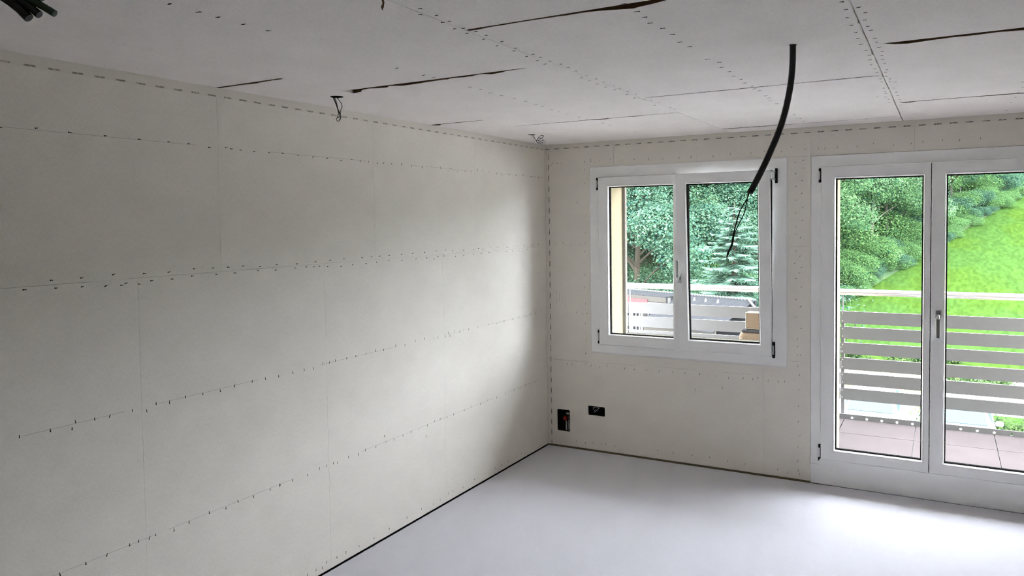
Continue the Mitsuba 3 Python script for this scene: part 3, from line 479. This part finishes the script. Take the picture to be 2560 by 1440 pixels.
def grid(xs, ys, fz):
    X, Y = np.meshgrid(xs, ys, indexing='ij'); Z = fz(X, Y); n, m = X.shape
    i, j = np.meshgrid(np.arange(n - 1), np.arange(m - 1), indexing='ij'); a = i * m + j
    q = np.stack([a, a + m, a + m + 1, a + 1], -1).reshape(-1, 4)
    return X, Y, Z, q
def slope_mesh(ss, ds):
    S, DD, _, q = grid(ss, ds, lambda a, b: a * 0)
    X = EDGE_P[0] + EDGE_D[0] * S + EDGE_N[0] * DD; Y = EDGE_P[1] + EDGE_D[1] * S + EDGE_N[1] * DD
    V = np.stack([X, Y, terrain(X, Y)], -1).reshape(-1, 3)
    return trimesh.Trimesh(V, np.vstack([q[:, [0, 1, 2]], q[:, [0, 2, 3]]]), process=False)
obj('meadow', slope_mesh(np.linspace(-90, 110, 181), -np.geomspace(1, 91, 60)[::-1] + 1), 'm_grass', kind='structure', smooth=True, label='bright green grass meadow rising to the right')
obj('forest_floor', slope_mesh(np.linspace(-90, 110, 181), np.geomspace(1, 101, 60) - 1), 'm_earth', kind='structure', smooth=True, label='dark wooded hillside behind the trees')
obj('yard', box(-90, 90, -60, 44.6, -5.6, -5.25), 'm_ground', kind='structure', label='pale paved yard below the balcony')
obj('kerb', rbox(-3.6, 8.0, 32.6, 32.8, -5.26, -5.12, 0.02, 8), 'm_plank', kind='structure', label='pale kerb between the yard and the flower bed')
obj('flower_bed', box(-0.9, 2.1, 34.3, 40.2, -5.25, -5.17), 'm_sand', kind='structure', label='sandy orange bed in the yard')
obj('garden_path', box(-7.0, 0.6, 42.9, 44.55, -5.252, -5.20), 'm_ground', kind='structure', label='pale garden path at the foot of the meadow')
obj('verge', box(-6, 12, 40.4, 42.6, -5.25, -5.18), 'm_grass', kind='structure', label='grass strip between the yard and the path')
obj('verge_right', box(2.2, 12, 28.3, 31.2, -5.25, -5.18), 'm_grass', kind='structure', label='grass strip in the yard on the right')

# ------------------------------------------------------------------ plants
def leaves(C, N, size, col, r, aspect=0.55, fold=0.25):
    """Folded diamond leaves at the points C with normals N."""
    n = len(C); N = N / np.linalg.norm(N, axis=1, keepdims=True)
    a = np.cross(N, r.normal(size=(n, 3))); a /= np.linalg.norm(a, axis=1, keepdims=True) + 1e-9; b = np.cross(N, a)
    L = size * r.uniform(0.65, 1.25, (n, 1)); W = L * aspect
    P = np.stack([C - a * L * 0.5, C + b * W * 0.5 + N * W * fold, C + a * L * 0.5 - N * L * 0.12, C - b * W * 0.5 + N * W * fold], 1).reshape(-1, 3)
    i = np.arange(n)[:, None] * 4
    return P, np.vstack([i + [0, 1, 2], i + [0, 2, 3]]), np.repeat(col, 4, 0)
LEAF = 1.6
def crown(seed, blobs, per, size, base, vary=0.35, aspect=0.55):
    r = np.random.default_rng(seed); Cs, Ns, Ks = [], [], []
    for (c, R) in blobs:
        k = max(6, int(per * R ** 2)); u = r.normal(size=(k, 3)); u /= np.linalg.norm(u, axis=1, keepdims=True)
        cc = np.asarray(c) + u * R * np.cbrt(r.uniform(0.45, 1.0, (k, 1))) * [1, 1, 0.78]
        m = 9; sub = np.repeat(cc, m, 0) + r.normal(size=(k * m, 3)) * [0.22 * R ** .5, 0.22 * R ** .5, 0.10 * R ** .5]
        Cs.append(sub); Ns.append(np.repeat(u, m, 0) * 0.5 + [0, 0, 0.9] + r.normal(size=(k * m, 3)) * 0.45); Ks.append(np.repeat(r.normal(size=(k, 1)), m, 0) * 0.5 + r.normal(size=(k * m, 1)) * 0.5)
    C, N, K = np.vstack(Cs), np.vstack(Ns), np.vstack(Ks)
    col = np.clip(LEAF * np.asarray(base) * np.exp(vary * K) + np.array([0.012, 0.01, -0.002]) * K, 0.004, 0.6)
    return leaves(C, N, size, col, r, aspect)
def ply_leaves(P, F, K): return mikit.ply((P, F), 'm_leaf', color=K)
def branchy(seed, h, r0, n, spread, lean=0.0):
    r = np.random.default_rng(seed); top = np.array([lean * h, 0, h]); parts = [tube(spline([(0, 0, -0.8), (lean * h * 0.2, 0.1, h * 0.35), (lean * h * 0.6, -0.1, h * 0.7), top], 14), np.linspace(r0, r0 * 0.25, 14), 8)]
    ends = []
    for i in range(n):
        t = r.uniform(0.10, 0.92); a = r.uniform(0, 2 * np.pi); L = spread * (1.1 - t) * r.uniform(0.7, 1.2); p = np.array([lean * h * t, 0, h * t]); e = p + np.array([math.cos(a) * L, math.sin(a) * L, L * r.uniform(0.25, 0.6)])
        parts.append(tube(spline([p, (p + e) / 2 + [0, 0, 0.1 * L], e], 7), np.linspace(r0 * 0.35, r0 * 0.08, 7), 6)); ends.append(e)
    return cat(*parts), np.array(ends)
groups = {}
def broadleaf(name, seed, h, spread, size, base, per, nb=26, r0=0.2, bark='m_bark', lean=0.0, aspect=0.55):
    wood, ends = branchy(seed, h, r0, nb, spread, lean); r = np.random.default_rng(seed + 1)
    blobs = [(e, spread * r.uniform(0.20, 0.34)) for e in ends] + [((lean * h + r.normal() * spread * 0.15, r.normal() * spread * 0.15, h * r.uniform(0.85, 1.04)), spread * 0.28) for _ in range(4)]
    groups[name] = dict(foliage=ply_leaves(*crown(seed + 2, blobs, per, size, base, aspect=aspect)), trunk=mikit.ply(wood, bark, smooth=40))
def conifer(name, seed, h, rad, whorls, boughs, base, dense=12, droop=0.35, tw=0.10, zj=0.02):
    r = np.random.default_rng(seed); P, F, K, nv = [], [], [], 0
    for w in range(whorls):
        t = (w + 0.3) / whorls; L0 = rad * (1 - t) ** 0.85 + 0.15
        for b in range(boughs):
            z = h * (0.06 + 0.93 * t + zj * r.normal() * (1 - t)); a = 2 * np.pi * (b + r.uniform(-.3, .3)) / boughs + w * 1.1; L = L0 * r.uniform(0.75, 1.12); dx = np.array([math.cos(a), math.sin(a), 0]); side = np.array([-dx[1], dx[0], 0])
            s = np.linspace(0.12, 1.0, dense); s = np.repeat(s, 2); sg_ = np.tile([1, -1], dense)
            base_p = np.array([0, 0, z]) + np.outer(s * L, dx) + np.outer(-droop * L * s + 0.28 * droop * L * s ** 3 * 2 + 0.05 * r.normal(), [0, 0, 1.0])
            ln = (0.42 * L * (1.05 - s) ** 0.8 + 0.12 * rad ** 0.5 * 0.5) * r.uniform(0.7, 1.2, len(s))
            d = np.outer(np.full(len(s), 0.75), dx) + np.outer(sg_ * 0.9, side) + np.outer(-0.18 + 0.12 * r.normal(size=len(s)), [0, 0, 1.0]); d /= np.linalg.norm(d, axis=1, keepdims=True)
            wd = np.cross(d, [0, 0, 1.0]); wd /= np.linalg.norm(wd, axis=1, keepdims=True); wd = wd + np.outer(r.normal(size=len(s)) * 0.35, [0, 0, 1.0])
            W = tw * (0.6 + 0.4 * L / rad)
            for (o, k0, k1) in ((0.0, 0.0, 1.0), (0.5, 0.18, 0.80), (-0.5, 0.18, 0.80)):
                dd = d + wd * o * 0.9
                q = np.stack([base_p + d * (ln * k0)[:, None] - wd * W * 0.5, base_p + d * (ln * k0)[:, None] + wd * W * 0.5, base_p + d * (ln * k0)[:, None] + dd * (ln * (k1 - k0))[:, None]], 1)
                q[:, 2, 2] -= 0.10 * ln
                P.append(q.reshape(-1, 3)); F.append(np.arange(len(s) * 3).reshape(-1, 3) + nv); nv += len(s) * 3
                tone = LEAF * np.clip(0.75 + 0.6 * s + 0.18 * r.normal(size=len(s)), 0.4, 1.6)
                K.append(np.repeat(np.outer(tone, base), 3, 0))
    trunk = tube(np.array([(0, 0, -0.8), (0, 0, h * 0.5), (0, 0, h)]), [rad * 0.07, rad * 0.045, 0.01], 8)
    groups[name] = dict(foliage=ply_leaves(np.vstack(P), np.vstack(F), np.vstack(K)), trunk=mikit.ply(trunk, 'm_bark', smooth=40))
def bush(name, seed, R, size, base, per=60, aspect=0.5):
    r = np.random.default_rng(seed); blobs = [((r.normal() * R * 0.45, r.normal() * R * 0.45, R * r.uniform(0.25, 0.75)), R * r.uniform(0.35, 0.6)) for _ in range(7)]
    stems = cat(*[tube(np.array([(0, 0, -0.3), np.array(c) * [0.5, 0.5, 0.6], c]), [0.03 * R, 0.02 * R, 0.008 * R], 5) for c, _ in blobs])
    groups[name] = dict(foliage=ply_leaves(*crown(seed, blobs, per, size, base, aspect=aspect)), stem=mikit.ply(stems, 'm_bark'))
broadleaf('g_maple', 21, 11.0, 4.6, 0.145, (0.036, 0.074, 0.046), 170, nb=40, aspect=0.8)
broadleaf('g_beech', 31, 15.0, 5.2, 0.18, (0.042, 0.084, 0.036), 105, nb=34)
broadleaf('g_birch', 41, 13.0, 3.8, 0.15, (0.052, 0.092, 0.050), 100, nb=26, r0=0.13, bark='m_bark_pale', lean=0.04)
broadleaf('g_ash', 51, 16.0, 5.6, 0.19, (0.036, 0.074, 0.040), 95, nb=36, aspect=0.4)
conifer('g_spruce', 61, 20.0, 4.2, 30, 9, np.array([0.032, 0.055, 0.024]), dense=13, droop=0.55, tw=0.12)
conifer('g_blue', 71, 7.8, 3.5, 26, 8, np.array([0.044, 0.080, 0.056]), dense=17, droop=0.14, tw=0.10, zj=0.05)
bush('g_bush', 81, 1.6, 0.13, (0.044, 0.088, 0.032), 150); bush('g_bushdark', 91, 1.5, 0.13, (0.030, 0.062, 0.038), 150); bush('g_tall', 99, 1.5, 0.062, (0.036, 0.074, 0.040), 330)
bush('g_weed', 95, 0.45, 0.10, (0.03, 0.052, 0.018), 260)
for k, g in groups.items(): scene[k] = {'type': 'shapegroup', **g}
def plant(kind, name, x, y, s, rot, label, cat_, group=None, z=None, sz=None):
    z = float(terrain(np.array(x), np.array(y))) if z is None else z
    k = numbered(name)
    scene[k] = {'type': 'instance', 'shapegroup': {'type': 'ref', 'id': kind}, 'to_world': T().translate([x, y, z]).rotate([0, 0, 1], rot).scale([s, s, sz or s])}
    labels[k] = {'label': label, 'category': cat_}
    if group: labels[k]['group'] = group
    return k
def at(px_dx, y): return EYE[0] + px_dx * y
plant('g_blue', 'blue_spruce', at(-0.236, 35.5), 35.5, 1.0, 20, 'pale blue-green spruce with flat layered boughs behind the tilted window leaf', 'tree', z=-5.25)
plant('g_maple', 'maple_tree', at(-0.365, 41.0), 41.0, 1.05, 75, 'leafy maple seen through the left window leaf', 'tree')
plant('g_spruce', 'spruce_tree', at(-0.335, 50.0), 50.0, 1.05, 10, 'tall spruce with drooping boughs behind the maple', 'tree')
plant('g_birch', 'slender_tree', at(-0.076, 61.5), 61.5, 1.0, 0, 'pale slender tree with a light trunk at the meadow edge behind the left door leaf', 'tree')
plant('g_birch', 'slender_tree', at(-0.058, 64.0), 64.0, 0.95, 130, 'second pale slender tree standing just right of the first at the meadow edge', 'tree')
plant('g_beech', 'broadleaf_tree', at(-0.098, 62.0), 62.0, 0.85, 40, 'yellow-green broadleaf tree at the left edge of the left door leaf', 'tree')
plant('g_ash', 'broadleaf_tree', at(0.005, 77.0), 77.0, 0.9, 15, 'broadleaf tree with a pale trunk at the left edge of the right door leaf', 'tree')
plant('g_beech', 'broadleaf_tree', at(0.050, 92.0), 92.0, 0.9, 200, 'bright broadleaf tree at the top of the meadow on the right', 'tree')
TREE = {'g_beech': ('fresh green broadleaf tree in the forest on the hillside', 'fresh green trees on the hillside'), 'g_ash': ('tall narrow-leaved grey-green tree in the forest on the hillside', 'grey-green trees on the hillside'), 'g_maple': ('dense bluish green maple in the forest on the hillside', 'maples on the hillside'), 'g_spruce': ('tall dark spruce among the forest trees on the hillside', 'forest spruces on the hillside')}
r = np.random.default_rng(5)
kinds = ['g_beech', 'g_ash', 'g_maple', 'g_spruce', 'g_beech', 'g_ash']
for row, (d, n) in enumerate(((7, 11), (14, 10), (23, 10), (34, 9))):
    for i in range(n):
        s = -34 + (i + 0.5 + r.uniform(-.25, .25)) * 92 / n + row * 2.0
        x, y = EDGE_P + EDGE_D * s + EDGE_N * (d + r.uniform(-1.5, 1.5))
        if y < 46: continue
        kd = kinds[r.integers(len(kinds))]
        plant(kd, 'spruce_tree' if kd == 'g_spruce' else 'broadleaf_tree', float(x), float(y), r.uniform(0.85, 1.15), r.uniform(0, 360), TREE[kd][0], 'tree', TREE[kd][1])
for (dx, y, kd, s) in ((-0.40, 46, 'g_beech', 0.9), (-0.30, 47, 'g_ash', 0.8), (-0.25, 52, 'g_beech', 0.95), (-0.205, 48, 'g_maple', 0.9), (-0.225, 58, 'g_ash', 1.0), (-0.17, 55, 'g_beech', 0.9), (-0.29, 60, 'g_spruce', 1.0), (-0.37, 58, 'g_beech', 1.0), (-0.14, 60, 'g_maple', 1.0)):
    plant(kd, 'spruce_tree' if kd == 'g_spruce' else 'broadleaf_tree', at(dx, y), y, s, r.uniform(0, 360), TREE[kd][0], 'tree', TREE[kd][1])
for row, (d, step, sc) in enumerate(((0.25, 0.95, 0.48), (1.6, 1.35, 0.85), (3.8, 1.9, 1.35))):
    for i in range(int(70 / step)):
        s = -24 + i * step + r.uniform(-.3, .3); x, y = EDGE_P + EDGE_D * s + EDGE_N * (d + r.uniform(-.3, .5))
        kd = 'g_bushdark' if r.random() < 0.4 else 'g_bush'
        plant(kd, 'hedge_bush', float(x), float(y), sc * r.uniform(0.75, 1.25), r.uniform(0, 360), 'dark green bush along the upper edge of the meadow' if kd == 'g_bushdark' else 'light green bush along the upper edge of the meadow', 'bush', 'dark bushes along the meadow edge' if kd == 'g_bushdark' else 'light bushes along the meadow edge')
for i in range(10):
    plant('g_tall', 'hedge_bush', at(-0.42 + 0.022 * i, 42.5), 42.5 + r.uniform(-.8, 1.2), r.uniform(2.3, 2.9), r.uniform(0, 360), 'green bush at the foot of the trees behind the shed', 'bush', 'bushes behind the shed', z=-5.25)
for i in range(34):
    x, y = (r.uniform(2.4, 8), r.uniform(34.5, 38)) if i < 16 else ((r.uniform(-5, 4), r.uniform(38.8, 42)) if i < 26 else (r.uniform(2.4, 7), r.uniform(28.5, 31)))
    plant('g_weed', 'weed', x, y, r.uniform(0.7, 1.4), r.uniform(0, 360), 'small leafy weed in the beds below the balcony', 'plant', 'weeds in the beds below the balcony', z=-5.2)
for dx, y, lab in ((0.0142, 81.0, 'weathered grey fence post at the upper meadow edge, left of the pair'), (0.0300, 86.0, 'pale fence post at the upper meadow edge, right of the pair')):
    x = at(dx, y); z = float(terrain(np.array(x), np.array(y))); obj('fence_post', chain([(x, y, z - 0.3), (x + 0.02, y, z + 1.05)], [0.085, 0.075], 8), 'm_plank', label=lab, cat='post')
for dx, y in ((-0.105, 46.5), (-0.093, 46.8)):
    x = at(dx, y); z = float(terrain(np.array(x), np.array(y))); obj('meadow_stake', chain([(x, y, z - 0.3), (x, y, z + 0.9)], [0.03, 0.028], 6), 'm_timber', label='thin dark stake at the foot of the meadow', cat='stake', group='stakes at the foot of the meadow')

# ------------------------------------------------------------------ shed with a dark roof
sh = thing('shed', 'grey wooden shed with a dark corrugated-edged roof below the trees', 'shed')
A, B = np.array([-10.9, 34.4, -1.45]), np.array([-4.1, 31.4, -1.45]); U = (B - A) / np.linalg.norm(B - A); Fv = np.array([U[1], -U[0], 0.0]); LEN = np.linalg.norm(B - A)
def shp(u, v, w): return A + U * u + Fv * v + np.array([0, 0, w])
def block(u0, u1, v0, v1, w0, w1):
    m = box(u0, u1, v0, v1, w0, w1); V = A + m.vertices[:, :1] * U + m.vertices[:, 1:2] * Fv + m.vertices[:, 2:] * Z3; m = trimesh.Trimesh(V, m.faces, process=False)
    if m.volume < 0: m.invert()
    return m
n = int(LEN / 0.11); us = np.linspace(0, LEN, n * 4)
obj('ridge_cap', tube(np.array([shp(u, 0, -0.02 + 0.022 * math.sin(u * 2 * math.pi / 0.15)) for u in us]), 0.05, 6), 'm_roof_edge', sh)
def sheet(u0, u1, v1, w1, drop_end=0.0):
    n = int((u1 - u0) / 0.045); u = np.linspace(u0, u1, n); h = 0.018 * np.sin(u * 2 * np.pi / 0.15)
    a = np.array([shp(x, 0, -0.04 + k) for x, k in zip(u, h)]); b = np.array([shp(x, v1, w1 + k) for x, k in zip(u, h)]); c = a - [0, 0, 0.03]; d = b - [0, 0, 0.03]
    V = np.vstack([a, b, c, d]); i = np.arange(n - 1); f = []
    for (p, q_) in ((0, 1), (1, 3), (3, 2), (2, 0)): f += [np.stack([p * n + i, q_ * n + i, q_ * n + i + 1], 1), np.stack([p * n + i, q_ * n + i + 1, p * n + i + 1], 1)]
    return trimesh.Trimesh(V, np.vstack(f), process=False)
obj('roof_sheet', sheet(3.9, LEN + 0.3, 2.6, -1.05), 'm_roof', sh); obj('roof_sheet', sheet(-3.0, 3.9, 0.9, -0.12), 'm_roof', sh)
obj('hip_edge', tube(np.array([shp(LEN, 0, 0), shp(LEN + 1.3, 1.0, -0.42), shp(LEN + 2.2, 2.5, -1.0)]), 0.05, 6), 'm_roof_edge', sh)
for u in (4.42, 5.02, 5.62, 6.25): obj('snow_guard', chain([shp(u, 0.40, -0.20), shp(u, 0.38, -0.09)], [0.05, 0.02], 8), 'm_lacquer', sh)
obj('fascia', block(-3.0, 3.9, 0.86, 0.92, -0.36, -0.14), 'm_timber', sh)
obj('rear_wall', block(-3.0, LEN + 0.3, -0.15, -0.05, -3.8, -0.06), 'm_shed', sh)
obj('side_wall', block(3.85, 3.95, -0.05, 0.9, -3.8, -0.1), 'm_shed', sh); obj('front_wall', block(3.95, LEN + 0.2, 2.25, 2.33, -3.8, -1.0), 'm_timber', sh)
for u in (0.75, 1.15, 2.35, 3.86): obj('post', block(u, u + 0.14, 0.72, 0.86, -3.8, -0.14), 'm_plank', sh)
obj('red_board', block(1.65, 2.85, 0.93, 0.97, -0.52, -0.28), 'm_redboard', sh, label='faded red board under the eave')
for i, u in enumerate((1.82, 2.02, 2.22, 2.42, 2.56, 2.74)): obj('plank', block(u, u + 0.07 + 0.02 * (i % 3), 0.60, 0.64, -3.8, -0.44), 'm_plank', sh)
obj('brace', cat(tube(np.array([shp(1.50, 0.80, -0.95), shp(1.78, 0.80, -0.50)]), 0.05, 6)), 'm_plank', sh)
obj('crossbar', block(2.85, 3.9, 0.88, 0.94, -0.46, -0.38), 'm_plank', sh)

# ------------------------------------------------------------------ yard: cars and stacked things
def car(x, y, label, rot=0.0, glass='m_carglass'):
    c = thing('car', label, 'car')
    Rm = trimesh.transformations.translation_matrix((x, y, -5.25)) @ trimesh.transformations.rotation_matrix(math.radians(rot), (0, 0, 1))
    def put(m): m = m.copy(); m.apply_transform(Rm); return m
    # profile along y: the bonnet points to the house (-y)
    low = [(-2.05, .32), (-2.10, .55), (-2.0, .78), (-1.75, .88), (-0.95, 1.0), (1.9, 1.05), (2.1, .85), (2.12, .45), (2.0, .28), (-1.9, .26)]
    top = [(-0.98, .98), (-0.20, 1.42), (0.20, 1.48), (1.2, 1.45), (1.85, 1.05), (1.7, .95)]
    def solid(pts, w, wt):
        zs = [p[1] for p in pts]; s = m3.Manifold.sphere(0.07, 10); zm, zM = min(zs), max(zs)
        return m3.Manifold.batch_hull([s.translate((sx * ((w + (wt - w) * (b - zm) / (zM - zm)) / 2 - 0.07), a, b)) for a, b in pts for sx in (-1, 1)])
    arches = None
    for yy in (-1.32, 1.32):
        q = m3.Manifold.cylinder(2.0, 0.36, 0.36, 24, True).rotate((0, 90, 0)).translate((0, yy, 0.32)); arches = q if arches is None else arches + q
    obj('body', put(tri((solid(low, 1.76, 1.66) - arches) + solid(top, 1.60, 1.16))), 'm_car', c, smooth=35)
    def glassq(P, t=0.012):
        P = np.array(P, float); nn = np.cross(P[1] - P[0], P[3] - P[0]); nn /= np.linalg.norm(nn); V = np.vstack([P - nn * t, P + nn * t]); f = [[0, 1, 2], [0, 2, 3], [4, 6, 5], [4, 7, 6]] + [k for i in range(4) for k in ([i, i + 4, (i + 1) % 4 + 4], [i, (i + 1) % 4 + 4, (i + 1) % 4])]
        return trimesh.Trimesh(V, f, process=False)
    obj('windscreen', put(glassq([(-0.64, -0.985, 1.075), (0.64, -0.985, 1.075), (0.53, -0.30, 1.455), (-0.53, -0.30, 1.455)])), glass, c)
    for s in (-1, 1):
        obj('side_window', put(glassq([(s * 0.765, -0.55, 1.08), (s * 0.765, 1.45, 1.12), (s * 0.65, 1.15, 1.40), (s * 0.65, -0.08, 1.40)])), 'm_carglass', c)
        obj('mirror', put(rbox(s * 0.93 - 0.10, s * 0.93 + 0.10, -0.72, -0.60, 1.02, 1.16, 0.04, 10)), 'm_car', c, smooth=35)
        obj('headlamp', put(rbox(s * 0.62 - 0.16, s * 0.62 + 0.16, -2.12, -1.98, 0.62, 0.76, 0.04, 10)), 'm_chrome', c, smooth=35)
        for yy in (-1.32, 1.32):
            w = obj('wheel', put(tube(np.array([(s * 0.66, yy, 0.32), (s * 0.86, yy, 0.32)]), 0.32, 24)), 'm_rubber', c, smooth=40)
            obj('hubcap', put(tube(np.array([(s * 0.855, yy, 0.32), (s * 0.875, yy, 0.32)]), 0.20, 20)), 'm_chrome', w)
    obj('wiper', put(tube(np.array([(-0.55, -1.0, 1.05), (0.1, -0.93, 1.115)]), 0.012, 5)), 'm_rubber', c)
car(at(-0.0765, 25.65), 25.65 + 0.98, 'white car parked in the yard below the left door leaf')
car(at(0.0185, 25.3), 25.3 + 0.98, 'white car parked in the yard below the right door leaf')
obj('bumper_line', box(-4.0, -3.9, 28.5, 31.9, -5.25, -5.245), 'm_plank', label='painted parking line on the yard left of the cars', cat='parking line')
for i, (dx, y, w, h, d, mt, lab) in enumerate(((-0.372, 28.0, 0.5, 0.9, 0.5, 'm_plank', 'grey crate in front of the shed, leftmost in the yard'), (-0.345, 28.4, 1.0, 0.75, 0.6, 'm_timber', 'dark chest in front of the shed'), (-0.318, 28.0, 0.7, 0.8, 0.5, 'm_plaster_pale', 'cream box in front of the shed'),
        (-0.285, 27.6, 1.2, 0.85, 0.6, 'm_sand', 'ochre box in front of the shed wall'), (-0.245, 28.0, 0.5, 0.7, 0.5, 'm_car', 'white box in the yard right of the ochre box'), (-0.222, 27.8, 0.35, 1.1, 0.35, 'm_car', 'tall white bin in the yard behind the chair'))):
    x = at(dx, y); k = obj('storage_box', rbox(x - w / 2, x + w / 2, y - d / 2, y + d / 2, -5.25, -5.25 + h, 0.03, 8), mt, label=lab, cat='box')
    obj('lid', rbox(x - w / 2 - 0.02, x + w / 2 + 0.02, y - d / 2 - 0.02, y + d / 2 + 0.02, -5.25 + h, -5.25 + h + 0.06, 0.02, 8), mt, k)
